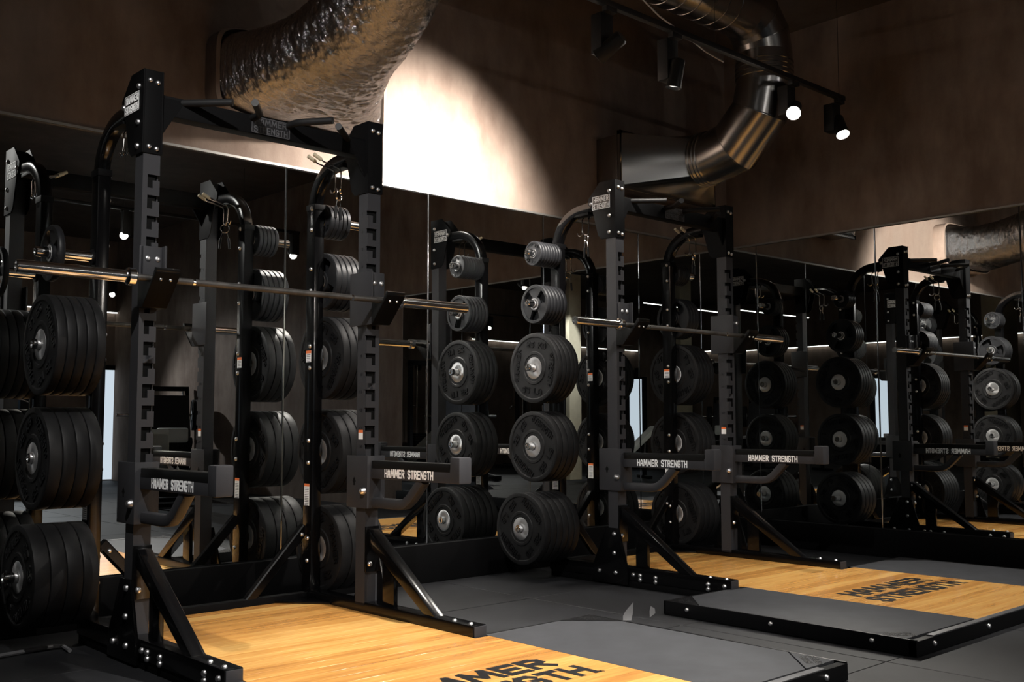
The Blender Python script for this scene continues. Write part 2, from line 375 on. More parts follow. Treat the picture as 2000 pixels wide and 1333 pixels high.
def logo_plate(mb, o, dx, dy, wd, ht, back='blackprint', fore='white'):
    o, dx, dy = Vector(o), Vector(dx), Vector(dy); nn = dx.cross(dy)
    mb.mat(back).prism([o-dx*wd/2-dy*ht/2, o+dx*wd/2-dy*ht/2, o+dx*wd/2+dy*ht/2, o-dx*wd/2+dy*ht/2], nn*.002)
    mb.mat(fore)
    p = o + nn*.002; e = .0035
    for a, b in (((-wd/2, -ht/2), (wd/2, -ht/2+e)), ((-wd/2, ht/2-e), (wd/2, ht/2)), ((-wd/2, -ht/2), (-wd/2+e, ht/2)), ((wd/2-e, -ht/2), (wd/2, ht/2))):
        mb.prism([p+dx*a[0]+dy*a[1], p+dx*b[0]+dy*a[1], p+dx*b[0]+dy*b[1], p+dx*a[0]+dy*b[1]], nn*.001)
    text(mb, 'HAMMER', p + dy*.004, dx, dy, ht*.38, .17, .62, .32, .001, True, wd*.80)
    text(mb, 'STRENGTH', p - dy*(ht*.43), dx, dy, ht*.38, .17, .62, .32, .001, True, wd*.86)
def build_rack():
    r = thing('half_rack', (X1+RO.x, RO.y, 0), '', 'rack')
    B = lambda mb, name, bevel=0, par=None, off=RO: mb.build(name, par or r, bevel, off)
    P = lambda x, y, z: (x-RO.x, y-RO.y, z)
    for sd in (0, 1):
        x0 = W if sd else 0; inner = -1 if sd else 1; xo = x0 if sd == 0 else x0+S; out = '-x' if sd == 0 else '+x'; o_ = -1 if sd == 0 else 1
        xi = x0 + S if sd == 0 else x0
        u = B(upright(MB(), x0, inner), 'front_upright')
        # numerals printed on the inner face
        mb = MB().mat('blackprint')
        for k, s in enumerate(SLOTS):
            dx = Vector((0, -1, 0)) if sd else Vector((0, 1, 0))
            text(mb, str(k+1), (xi + (-.0004 if sd else .0004), YB-.032 if sd else YB-.032, s-.008), dx, (0, 0, 1), .016, .16, .6, .35, .0004)
        tag(B(mb, 'numerals', 0, u, RO), kind='stuff')
        # rear upright
        rx0 = x0 if sd == 0 else x0
        ru = B(MB().mat('gloss').box((rx0, RY0, .10), (rx0+RW, RY1, 2.16)), 'rear_upright', .006)
        mb = MB()
        xw = rx0 - .0006
        for z, hh in ((1.34, .062), (.61, .115)):
            mb.mat('white').box((xw, RY0+.018, z-hh/2), (xw+.0005, RY0+.068, z+hh/2)); mb.mat('orange').box((xw-.0002, RY0+.018, z+hh/2-.015), (xw, RY0+.068, z+hh/2))
            mb.mat('blackprint')
            for q in range(int(hh/.009)-1): mb.box((xw-.0003, RY0+.024, z+hh/2-.024-q*.009), (xw, RY0+.062, z+hh/2-.021-q*.009))
        tag(B(mb, 'warning_label', 0, ru, RO), 'white warning sticker with orange header')
        mb = MB().mat('white').box((xi-.0006 if sd else xi, -.90, .905), (xi if sd else xi+.0006, -.862, .952)); mb.mat('orange').box((xi-.0009 if sd else xi, -.90, .938), (xi if sd else xi+.0009, -.862, .952))
        tag(B(mb, 'warning_label', 0, u, RO), 'white warning sticker with orange header')
        # arch from the rear upright to the front upright
        cx = rx0 + RW/2; path = [(cx, -.390, 2.10)]
        for k in range(0, 11):
            a = R(9*k); path.append((cx, -.390-.25*(1-math.cos(a)), 2.13 + .225*math.sin(a)))
        path += [(cx, -.72, 2.362), (cx, -.85, 2.366)]
        B(MB().mat('gloss').bar(path, RW, .066, (1, 0, 0) if False else (0, 0, 1), .012) if False else sweep_plane(MB().mat('gloss'), path, RW, .066), 'arch')
        B(MB().mat('satin').box((rx0-.003, RY0-.003, 2.128), (rx0+RW+.003, RY1+.003, 2.160)), 'collar', .003)
        # gusset plates
        for xx, th in ((xo, .008*o_), (xi, -.006*o_)):
            mb = MB().mat('satin').prism([Vector((xx, a, b)) for a, b in GUS], (th, 0, 0)); g = B(mb, 'gusset_plate', .0015)
            if abs(th) > .007:
                mb = MB(); d = Vector((0, -o_*-1, 0)) if False else (Vector((0, -1, 0)) if sd == 0 else Vector((0, 1, 0)))
                logo_plate(mb, (xx+th, -.815, 2.372), d, (0, 0, 1), .150, .085); tag(B(mb, 'logo_plate', 0, g), kind='stuff')
        for yy, zz in ((-.885, 2.434), (-.885, 2.276), (-.882, 2.172), (-.728, 2.372)): bolt(r, P(xo+.008*o_, yy, zz), out, 1.05)
        for zz in (2.455, 2.165):
            bolt(r, P(x0+.020, YFr-.006, zz), '-y', .9); bolt(r, P(x0+.054, YFr-.006, zz-.006), '-y', .9)
        B(MB().mat('satin').box((x0-.001, YFr-.006, 2.137), (x0+S+.001, YFr, H+.006)), 'front_cap', .0015)
        # base tube with the front foot, side plate, brace
        ft = B(MB().mat('gloss').box((x0, -1.738, .040), (x0+S, -.33, .118)), 'base_tube', .005)
        B(MB().mat('charcoal').box((x0+.004, -1.744, .044), (x0+S-.004, -1.738, .114)), 'end_cap', .002, ft)
        B(MB().mat('satin').box((x0+.006, -1.72, 0), (x0+S-.006, -.34, .040)), 'levelling_pad', .002)
        B(MB().mat('gloss').prism([Vector((xo, a, b)) for a, b in SIDE], (.012*o_, 0, 0)), 'side_plate', .0015)
        for yy, zz in ((-.903, .309), (-.902, .194), (-.913, .077), (-.779, .077)): bolt(r, P(xo+.012*o_, yy, zz), out, 1.15)
        for yy, zz in ((-1.043, .077), (-1.095, .077), (-1.213, .077), (-1.095, .052), (-1.213, .052), (-1.59, .082), (-1.70, .082), (-1.59, .055)): bolt(r, P(xo, yy, zz), out, 1.1)
        for yy in (-1.59, -1.70): bolt(r, P(x0+.02, yy, .118), '+z', .9)
        xm = x0 + S/2
        bw = .030
        BR = [(-.934, .470), (-.957, .470), (-1.465, .118), (-1.385, .118), (-.934, .404)]
        B(MB().mat('gloss').prism([Vector((xm-bw, a, b)) for a, b in BR], (2*bw, 0, 0)), 'brace', .004)
        B(MB().mat('gloss').box((x0-.002, YFr-.010, .262), (x0+S+.002, YFr, .482)), 'brace_bracket', .002)
        B(MB().mat('gloss').box((xm-.012, -1.13, .118), (xm+.012, -1.04, .33)), 'brace_web', .002)
        for zz in (.452, .30): bolt(r, P(x0+.022, YFr-.010, zz), '-y', 1.1)
        bolt(r, P(x0+.058, YFr-.010, .452), '-y', 1.1)
        # rear diagonal strap
        sx = -1 if sd else 1; xa = xi - .005*o_
        MBs = MB().mat('gloss').bar([(xa, -.38, .44), (xa + sx*.33, -.38, .085)], .045, .05); B(MBs, 'rear_strap')
        bolt(r, P(xa+sx*.03, -.403, .405), '-y', .9)
        # storage horns
        for k, z in enumerate(HZ):
            L = .34 if k == 4 else .255
            hx = rx0 if sd == 0 else rx0+RW; yc = (RY0+RY1)/2
            mb = MB().mat('chrome').lathe([(.0235, 0), (.0235, o_*(L-.004)), (.020, o_*L), (.014, o_*L), (.012, o_*(L-.008)), (.0001, o_*(L-.008))], 'X', 24, (hx, yc, z))
            h = B(mb, 'weight_horn'); B(MB().mat('satin').lathe([(.036, 0), (.036, o_*.007), (.0236, o_*.009)], 'X', 24, (hx, yc, z)), 'flange', 0, h)
            for dz in (-.058, .058): bolt(r, P(rx0+RW if sd == 0 else rx0, yc-.012, z+dz), '+x' if sd == 0 else '-x', .95)
        # accessory hooks below the arch
        for yy in (-.60, -.655):
            hx = cx - o_*.02
            pth = [(cx - o_*.165, yy, 2.352), (cx - o_*.12, yy, 2.330), (cx - o_*.05, yy, 2.316), (cx - o_*.022, yy, 2.308), (cx - o_*.015, yy, 2.292), (cx - o_*.015, yy, 2.215)]
            for k in range(1, 9):
                a = R(22*k); pth.append((cx - o_*.015, yy + .022*(1-math.cos(a)), 2.215 - .022*math.sin(a)))
            hk = B(MB().mat('chrome').tube(pth, .0042, 8), 'accessory_hook')
            B(MB().mat('cream').tube([(cx - o_*.180, yy, 2.360), (cx - o_*.135, yy, 2.338)], .010, 10), 'rubber_tip', 0, hk)
        B(MB().mat('satin').box((cx-.028, -.69, 2.312), (cx+.028, -.565, 2.328)), 'hook_bracket', .002)
    # pull-up beam and grips
    b = B(MB().mat('satin').box((S, -.905, 2.322), (W, -.830, 2.412)), 'pull_up_beam', .006)
    mb = MB(); logo_plate(mb, (.614, -.906, 2.367), (1, 0, 0), (0, 0, 1), .20, .078, 'blackprint', 'railgrey'); tag(B(mb, 'logo_plate', 0, b), kind='stuff')
    def grip(pts):
        g = B(MB().mat('grip').tube(pts, .0165, 14), 'grip'); return g
    for s_ in (-1, 1):
        gx = lambda x: .614 + s_*(.614-x)*1 if s_ < 0 else .614 + (.614-x)
        fx = (lambda x: x) if s_ < 0 else (lambda x: 1.228-x)
        grip([(fx(.150), -.862, 2.395), (fx(.168), -.880, 2.395), (fx(.250), -.965, 2.395), (fx(.340), -1.058, 2.395)])
        grip([(fx(.520), -.880, 2.395), (fx(.520), -.960, 2.395), (fx(.512), -.988, 2.395), (fx(.495), -1.010, 2.395), (fx(.413), -1.122, 2.395)])
        B(MB().mat('satin').prism([(fx(.075), -.906, 2.40), (fx(.19), -.906, 2.40), (fx(.075), -.906, 2.21)], (0, .008, 0)), 'beam_gusset')
    B(MB().mat('satin').box((RW, -.405, .045), (W, -.355, .105)), 'rear_crossbar', .004)
    return r
def sweep_plane(mb, path, wd, ht):
    # rectangular tube swept in a plane of constant x
    P_ = [Vector(p) for p in path]; rings = []
    for i, p in enumerate(P_):
        t = (P_[min(i+1, len(P_)-1)] - P_[max(i-1, 0)]).normalized(); n_ = Vector((0, -t.z, t.y)); c = .012; a, b = wd/2, ht/2
        rings.append([p + Vector((q, 0, 0)) + n_*s for q, s in ((-a+c, -b), (a-c, -b), (a-c*.3, -b+c*.3), (a, -b+c), (a, b-c), (a-c*.3, b-c*.3), (a-c, b), (-a+c, b), (-a+c*.3, b-c*.3), (-a, b-c), (-a, -b+c), (-a+c*.3, -b+c*.3))])
    return mb.ring_loft(rings, True, True)
rack1 = build_rack(); rack2 = copy_tree(rack1); rack2.location.x += X2 - X1
_h = [c for c in rack1.children if c.name.startswith('weight_horn')]
for c in _h:
    zs_ = [v.co for v in c.data.vertices]
    if zs_[0].x < 0 and abs(sum(v.z for v in zs_)/len(zs_) - HZ[0]) < .05:
        for g in list(c.children): bpy.data.objects.remove(g)
        bpy.data.objects.remove(c)
tag(rack1, 'large black half rack nearest the viewer, standing on the bright wooden platform', 'rack', 'half racks')
tag(rack2, 'black half rack further back, standing next to the mirrored corner', 'rack', 'half racks')

# ------------------------------------------------------------------ j-cups, safety arms, barbells
def jcup(xl, side, z, label):
    o = thing('j_cup', (xl+S/2, YFr, z-.12), label, 'bar holder', 'bar holders on the rack uprights'); off = (xl+S/2, YFr, z-.12)
    x0, x1 = xl-.010, xl+S+.010
    inn = x1 if side < 0 else x0
    MB().mat('charcoal').box((inn-.005, -.985, z-.115), (inn+.005, -.795, z+.152)).build('side_bracket', o, .003, off)
    MB().mat('charcoal').box((x0, -.938, z-.115), (x1, YFr-.004, z+.152)).build('sleeve_plate', o, .003, off)
    p = MB().mat('charcoal').box((x0+.006, -.962, z+.018), (x1-.006, -.938, z+.148)).build('pad', o, .005, off)
    for dx in (-.021, .021):
        b = link('bolt', BOLT, o); b.location = Vector((xl+S/2+dx, -.962, z+.095))-Vector(off); b.rotation_euler = ROTN['-y']; b.scale = (.6, 1.05, 1.05)
    pr = [(-.938, z-.115), (-.985, z-.115), (-1.118, z+.022), (-1.122, z+.036), (-1.104, z+.040), (-1.076, z-.004), (-1.062, z-.014), (-1.022, z-.014), (-1.0, z+.0), (-.938, z+.0)]
    MB().mat('plastic').prism([Vector((x0-.004, a, b)) for a, b in pr], (x1-x0+.008, 0, 0)).build('cup', o, .003, off)
    mb = MB().mat('satin'); d = Vector((0, -.133, .137)).normalized(); q = Vector((0, -d.z, d.y)).normalized()
    a = Vector((x0-.006, -.988, z-.112)); nrm = Vector((0, -.72, -.69))*.004
    mb.prism([a, a+Vector((x1-x0+.012, 0, 0)), a+Vector((x1-x0+.012, 0, 0))+d*.185, a+d*.185], nrm).build('lip', o, .002, off)
    for dx in (-.021, .021):
        b = link('bolt', BOLT, o); b.location = Vector((xl+S/2+dx, -1.094, z-.008))-Vector(off); b.rotation_euler = ROTN['-y']; b.scale = (.5, .6, .6)
    return o
jcup(X1, -1, 1.584, 'black bar holder on the left post of the near rack')
jcup(X1+W, 1, 1.584, 'black bar holder on the right post of the near rack')
jcup(X2, -1, 1.576, 'black bar holder on the left post of the far rack')
jcup(X2+W, 1, 1.576, 'black bar holder on the right post of the far rack')
def safety_arm(xl, side, label):
    off = Vector((xl+S/2, YFr, .57)); o = thing('safety_arm', off, label, 'safety arm', 'safety arms on the racks')
    x0, x1 = xl-.011, xl+S+.011; xm = xl+S/2
    sl = MB().mat('charcoal'); sl.box((x0-.004, -.962, .571), (x0+.004, -.785, .826)); sl.box((x1-.004, -.962, .571), (x1+.004, -.785, .826)); sl.box((x0, -.962, .571), (x1, -.950, .826))
    s_ = sl.build('sleeve', o, .0025, off)
    for xx in (x0-.0045, x1+.0040):
        mb = MB().mat('inside').prism([Vector((xx, -.850+a, .700+b)) for a, b in ((0, .022), (.014, 0), (.006, -.008), (.006, -.02), (-.006, -.02), (-.006, -.008), (-.014, 0))], (.0005, 0, 0)); mb.build('keyhole', s_, 0, off)  # flat black shape on the sleeve paints the dark of a hole
    MB().mat('charcoal').box((xm-.030, -1.575, .716), (xm+.030, -.960, .780)).build('arm_tube', o, .004, off)
    MB().mat('plastic').box((xm-.031, -1.570, .764), (xm+.031, -.968, .803)).build('liner', o, .004, off)
    MB().mat('charcoal').box((xm-.036, -1.642, .716), (xm+.036, -1.575, .833)).build('end_stop', o, .008, off)
    path = [(xm, -.960, .598), (xm, -1.16, .598), (xm, -1.21, .605), (xm, -1.25, .63), (xm, -1.345, .722)]
    sweep_plane(MB().mat('charcoal'), path, .050, .050).build('support', o, 0, off)
    for nx, dx in ((-1, (0, -1, 0)), (1, (0, 1, 0))):
        mb = MB().mat('white'); text(mb, 'HAMMER STRENGTH', (xm+nx*.0302, -1.262, .7245), dx, (0, 0, 1), .042, .19, .50, .27, .0006, True, .37); tag(mb.build('lettering', o, 0, off), kind='stuff')
    b = link('bolt', BOLT, o); b.location = Vector((x0-.004, -.935, .655))-off; b.rotation_euler = ROTN['-x']; b.scale = (2.2, 1.5, 1.5)
safety_arm(X1, -1, 'lettered safety arm on the left post of the near rack')
safety_arm(X1+W, 1, 'lettered safety arm on the right post of the near rack')
safety_arm(X2, -1, 'lettered safety arm on the left post of the far rack')
safety_arm(X2+W, 1, 'lettered safety arm on the right post of the far rack')
def barbell(cx, z, L, label):
    o = thing('barbell', (cx, -1.0436, z), label, 'barbell', 'barbells racked on the half racks')
    MB().mat('barsteel').lathe([(.0142, -.66), (.0142, .66)], 'X', 20).build('shaft', o)
    for s_ in (-1, 1):
        sl = MB().mat('chrome').lathe([(.0142, s_*.655), (.034, s_*.655), (.0365, s_*.658), (.0365, s_*.684), (.034, s_*.687), (.028, s_*.690), (.0255, s_*.694), (.0250, s_*.70), (.0250, s_*(L/2-.003)), (.0225, s_*L/2), (.017, s_*L/2), (.016, s_*(L/2-.006)), (.0001, s_*(L/2-.006))], 'X', 32).build('sleeve', o)
    for s_ in (-1, 1):
        MB().mat('chrome').lathe([(.0148, s_*.40-.006), (.0150, s_*.40), (.0148, s_*.40+.006)], 'X', 20).build('knurl_mark', o)
    return o
barbell(-4.8929, 1.5837, 2.225, 'long steel barbell with chrome sleeves resting in the near rack')
barbell(-1.8983, 1.576, 2.125, 'steel barbell with chrome sleeves resting in the far rack')

# ------------------------------------------------------------------ plates
_pc = {}
def plate_parts(kind, t):
    key = (kind, round(t, 4))
    if key in _pc: return _pc[key]
    h = t/2 - .0006; out = []
    def grab(mb, name, **k):
        o = mb.build(name, **k); me = o.data; bpy.data.objects.remove(o); return me
    if kind == 'bumper':
        pr = [(.068, h-.004), (.086, h-.004), (.090, h), (.104, h), (.109, h-.005), (.194, h-.005), (.200, h), (.218, h), (.2235, h-.0025), (.225, h-.007)]
        body = grab(MB().mat('platerub').lathe(pr + [(r, -x) for r, x in reversed(pr)], 'X', 56, close=True), 'bumper_plate')
        hp = [(.0255, h-.002), (.034, h-.0005), (.066, h-.0005), (.070, h-.003)]
        hub = grab(MB().mat('hub').lathe(hp + [(r, -x) for r, x in reversed(hp)], 'X', 40, close=True), 'hub')
        mb = MB().mat('emboss')
        for sg in (-1, 1):
            dxv = Vector((0, -1, 0)) if sg < 0 else Vector((0, 1, 0)); x = sg*(h-.005)
            upv = Vector((0, 0, 1))
            text(mb, '25 KG', Vector((x, 0, .128)), dxv, upv, .040, .22, .6, .35, .0045)
            text(mb, '55 LB', Vector((x, 0, -.168)), dxv, upv, .040, .22, .6, .35, .0045)
            # words set vertically either side
            text(mb, 'HAMMER', Vector((x, 0, 0)) - dxv*.132, upv, -dxv, .042, .22, .6, .35, .0045, True, .20)
            text(mb, 'STRENGTH', Vector((x, 0, 0)) + dxv*.132, -upv, dxv, .042, .22, .6, .35, .0045, True, .21)
        let = grab(mb, 'lettering')
        out = (body, [('hub', hub), ('lettering', let)])
    elif kind.startswith('grip'):
        r_ = float(kind[4:])
        pr = [(r_*.83, h), (r_*.97, h), (r_, h-.005)]
        mb = MB().mat('castiron').lathe(pr + [(a, -b) for a, b in reversed(pr)], 'X', 48, close=True)
        hp = [(.0255, h), (r_*.34, h), (r_*.37, h-.004)]; mb.lathe(hp + [(a, -b) for a, b in reversed(hp)], 'X', 32, close=True)
        for k in range(3):
            a0 = R(90+120*k); q = h-.006; pts = []
            for j in range(7): a = a0 + R(-26+52*j/6); pts.append(Vector((-q, r_*.345*math.cos(a), r_*.345*math.sin(a))))
            for j in range(9): a = a0 + R(34-68*j/8); pts.append(Vector((-q, r_*.85*math.cos(a), r_*.85*math.sin(a))))
            mb.prism(pts, (2*q, 0, 0))
        body = grab(mb, 'grip_plate')
        hp = [(.0250, h-.001), (.030, h+.0004), (.038, h+.0004), (.039, h-.002)]
        out = (body, [('hub', grab(MB().mat('hub').lathe(hp + [(a, -b) for a, b in reversed(hp)], 'X', 28, close=True), 'hub'))])
    else:
        r_ = float(kind[5:])
        pr = [(.0255, h-.001), (.036, h), (.040, h-.003), (r_*.80, h-.003), (r_*.84, h), (r_*.96, h), (r_, h-.004)]
        body = grab(MB().mat('castiron').lathe(pr + [(a, -b) for a, b in reversed(pr)], 'X', 40, close=True), 'small_plate')
        hp = [(.0250, h-.0015), (.031, h+.0005), (.032, h-.002)]
        mb = MB().mat('emboss')
        for sg in (-1, 1):
            dxv = Vector((0, sg, 0)); text(mb, '5 KG', Vector((sg*(h-.003), 0, .045)), dxv, (0, 0, 1), .022, .2, .6, .35, .003); text(mb, '11 LB', Vector((sg*(h-.003), 0, -.066)), dxv, (0, 0, 1), .022, .2, .6, .35, .003)
        out = (body, [('hub', grab(MB().mat('hub').lathe(hp + [(a, -b) for a, b in reversed(hp)], 'X', 24, close=True), 'hub')), ('lettering', grab(mb, 'lettering'))])
    _pc[key] = out; return out
LEVEL = ['top', 'second', 'third', 'fourth', 'lowest']
def stack(X, rackname, sd, lev, kind, t, n, start=0.010, rot=None):
    o_ = -1 if sd == 0 else 1; hx = X if sd == 0 else X + W + RW
    body, subs = plate_parts(kind, t)
    kn = 'bumper plate' if kind == 'bumper' else 'three-hole grip plate' if kind.startswith('grip') else 'small disc plate'
    nm = 'bumper_plate' if kind == 'bumper' else 'grip_plate' if kind.startswith('grip') else 'small_plate'
    for i in range(n):
        p = link(nm, body)
        hole = .0015
        p.location = (hx + o_*(start + t*(i+.5)), (RY0+RY1)/2, HZ[lev]-hole); p.rotation_euler.x = rot if (rot is not None and i == n-1) else rnd.uniform(0, 6.28)
        side = 'left' if sd == 0 else 'right'
        pos = 'only one' if n == 1 else 'outermost' if i == n-1 else 'innermost' if i == 0 else f'{ORD[i]} out from post'
        tag(p, f'black {kn}, {pos} on {LEVEL[lev]} {side} horn of {rackname} rack', 'weight plate', 'weight plates stored on the racks')
        for sn, sm in subs:
            if sn == 'lettering' and 0 < i < n-1: continue
            c = link(sn, sm, p)
            if sn == 'lettering': c['kind'] = 'stuff'
SMALL = [
 (X1, 'near', 0, 1, 'grip0.128', .030, 1, .165, .4), (X1, 'near', 0, 2, 'bumper', .0425, 5, .010, R(150)), (X1, 'near', 0, 3, 'bumper', .0575, 4, .010, R(-40)), (X1, 'near', 0, 4, 'bumper', .068, 4, .012, R(60)),
 (X1, 'near', 1, 0, 'small0.092', .026, 5, .010, 0.2), (X1, 'near', 1, 1, 'grip0.155', .034, 5, .010, .5), (X1, 'near', 1, 2, 'bumper', .046, 4, .010, 1), (X1, 'near', 1, 3, 'bumper', .055, 4, .010, 2), (X1, 'near', 1, 4, 'bumper', .068, 4, .010, .5),
 (X2, 'far', 0, 0, 'small0.080', .024, 8, .010, R(20)), (X2, 'far', 0, 1, 'grip0.127', .030, 6, .010, R(0)), (X2, 'far', 0, 2, 'bumper', .0375, 5, .010, R(8)), (X2, 'far', 0, 3, 'bumper', .050, 4, .010, R(-55)), (X2, 'far', 0, 4, 'bumper', .051, 6, .010, R(130)),
 (X2, 'far', 1, 0, 'small0.080', .024, 5, .010, .3), (X2, 'far', 1, 1, 'grip0.150', .034, 4, .010, .2), (X2, 'far', 1, 2, 'bumper', .0400, 5, .010, .4), (X2, 'far', 1, 3, 'bumper', .050, 4, .010, 1.4), (X2, 'far', 1, 4, 'bumper', .060, 4, .010, 2.2),
]
for a in SMALL: stack(*a)

# ------------------------------------------------------------------ spring collars hung on the hooks
def collar(loc, rz, label):
    o = thing('spring_collar', loc, label, 'collar', 'spring collars on the hooks', rz)
    pts = [(0.026*math.cos(R(a)), (a/360-1.2)*.005, .026*math.sin(R(a)) - .026) for a in range(-60, 700, 20)]
    MB().mat('chrome').tube(pts, .0026, 8, (0, 1, 0)).build('coil', o)
    for s_ in (-1, 1):
        MB().mat('chrome').tube([(s_*.012, 0, -.046), (s_*.022, 0, -.075), (s_*.026, 0, -.095)], .0026, 8, (0, 1, 0)).build('tang', o)
        MB().mat('grip').tube([(s_*.024, 0, -.085), (s_*.030, 0, -.150)], .0075, 10, (0, 1, 0)).build('handle', o)
RXc = W + RW/2
collar((X1+RXc-.015, -.633, 2.198), R(30), 'chrome spring collar with black handles hanging on the right of the near rack')
collar((X2+RW/2+.015, -.633, 2.198), R(70), 'chrome spring collar with black handles hanging on the left of the far rack')
collar((X2+RXc-.015, -.633, 2.198), R(20), 'chrome spring collar hanging on the right of the far rack')

# ------------------------------------------------------------------ lifting platforms
def platform(cx, xr, label):
    o = thing('lifting_platform', (cx, -1.7, 0), label, 'platform', 'lifting platforms'); off = Vector((cx, -1.7, 0))
    hw, fwd, yb, yf, ym, ho = .578, 0, -.318, -3.022, -1.712, 1.258
    B = lambda mb, name, bevel=0, par=None: mb.build(name, par or o, bevel, off)
    B(MB().mat('frameblack').box((xr+S+.004, -1.75, .002), (xr+W-.004, yb, .050)).box((cx-hw, yf, .002), (cx+hw, -1.75, .050)), 'base')
    n_ = 32; wd = (yb-yf)/n_
    kinds = {}
    for k in range(n_):
        yc = yf + wd*(k+.5); rear = yc > -1.746 - wd/2
        a, b_ = (xr+S+.003-cx, xr+W-.003-cx) if rear else (-hw, hw)
        if rear not in kinds:
            pl = MB().mat('wood').box((a, -wd/2+.0003, 0), (b_, wd/2-.0003, .020)).build('plank', o, .0006, seg=1); kinds[rear] = pl.data
        else: pl = link('plank', kinds[rear], o)
        pl.location = (0, yc + 1.7, .050)
    for s_ in (-1, 1):
        xa, xb = cx + s_*(hw+.003), cx + s_*(ho-.012)
        c = .205
        y0, y1 = yf+.012, ym-.012
        out = [(xa, y0), (xb-s_*c, y0), (xb, y0+c), (xb, y1-c), (xb-s_*c, y1), (xa, y1)]
        B(MB().mat('frameblack').box((min(xa, xb), yf, .002), (max(xa, xb), ym, .052)), 'side_base')
        B(MB().mat('matgrey').prism([Vector((a, b, .052)) for a, b in out], (0, 0, .018)), 'side_mat', .002)
        for yy, sy, front in ((y0, 1, True), (y1, -1, False)):
            tri = [Vector((xb-s_*(c-.008), yy, .052)), Vector((xb, yy, .052)), Vector((xb, yy+sy*(c-.008), .052))]
            cp = B(MB().mat('matgrey' if front else 'frameblack').prism(tri, (0, 0, .019)), 'corner_plate', .0015)
            mb = MB().mat('blackprint'); d = Vector((s_*1, sy*-1*-1, 0)).normalized()
            # two lines of lettering parallel to the cut
            along = Vector((s_, sy, 0)).normalized() if s_*sy > 0 else Vector((s_, sy, 0)).normalized()
            inn = Vector((-s_, sy, 0)).normalized()      # points to the mat
            along = Vector((inn.y, -inn.x, 0))
            ctr = Vector((xb - s_*.062, yy + sy*.062, .0711))
            text(mb, 'HAMMER', ctr + inn*.004, along, inn, .030, .2, .6, .32, .0006, True, .12); text(mb, 'STRENGTH', ctr - inn*.034, along, inn, .030, .2, .6, .32, .0006, True, .125)
            tag(B(mb, 'lettering', 0, cp), kind='stuff')
        xo_ = cx + s_*ho
        B(MB().mat('frameblack').box((min(xb, xo_), yf-.038, .002), (max(xb, xo_), ym, .072)), 'side_rail', .003)
        B(MB().mat('frameblack').box((min(xa, xo_), ym-.010, .002), (max(xa, xo_), ym+.002, .070)), 'rear_rail', .002)
        for yy in (-1.86, -2.35, -2.86):
            b = link('bolt', BOLT, o); b.location = Vector((xo_, yy, .042))-off; b.rotation_euler = ROTN['-x' if s_ < 0 else '+x']; b.scale = (1.0, .95, .95)
        # rear corner plate on the wood
        xe = xr+S+.003 if s_ < 0 else xr+W-.003
        tr = [Vector((xe, yb, .070)), Vector((xe-s_*.26, yb, .070)), Vector((xe, yb-.31, .070))]
        B(MB().mat('gloss').prism(tr, (0, 0, .012)), 'rear_corner_plate', .002)
    B(MB().mat('frameblack').box((cx-ho, yf-.040, .002), (cx+ho, yf-.001, .066)), 'front_rail', .003)
    B(MB().mat('railgrey').box((cx-ho+.16, yf-.038, .066), (cx+ho-.16, yf-.003, .071)), 'front_strip', .001)
    B(MB().mat('gloss').box((xr+S+.004, yb, .002), (xr+W-.004, yb+.022, .092)), 'back_rail', .003)
    for xx in (-1.0, -.5, 0, .5, 1.0):
        b = link('bolt', BOLT, o); b.location = Vector((cx+xx*1.1, yf-.040, .038))-off; b.rotation_euler = ROTN['-y']
    for word, yy, wdt in (('HAMMER', -2.345, .80), ('STRENGTH', -2.525, .88)):
        adv = [.62*1.45 if c == 'M' else .62 for c in word]; g = .30; tot = sum(adv) + g*(len(word)-1); x = -tot/2; sx_ = wdt/tot
        for c, a in zip(word, adv):
            mb = MB().mat('blackprint'); text(mb, c, (cx + (x+a/2)*sx_, yy, .0703), (1, 0, 0), (0, 1, 0), .150, .24, .62, .30, .0006, True, a*sx_); B(mb, 'letter'); x += a+g
    mb = MB().mat('blackprint')
    ring = [Vector((cx+.462+.011*math.cos(R(a)), -2.515+.011*math.sin(R(a)), .0703)) for a in range(0, 360, 30)]
    for a, b_ in zip(ring, ring[1:]+ring[:1]): mb.prism([a, b_, b_+(b_-Vector((cx+.462, -2.515, .0703)))*.2, a+(a-Vector((cx+.462, -2.515, .0703)))*.2], (0, 0, .0006))
    text(mb, 'R', (cx+.462, -2.521, .0703), (1, 0, 0), (0, 1, 0), .012, .18, .6, .3, .0006)
    B(mb, 'registered_mark')
platform(-4.825, X1, 'wide lifting platform with a bright honey wood centre below the near rack')
platform(-1.750, X2, 'lifting platform with a darker wood centre below the far rack')

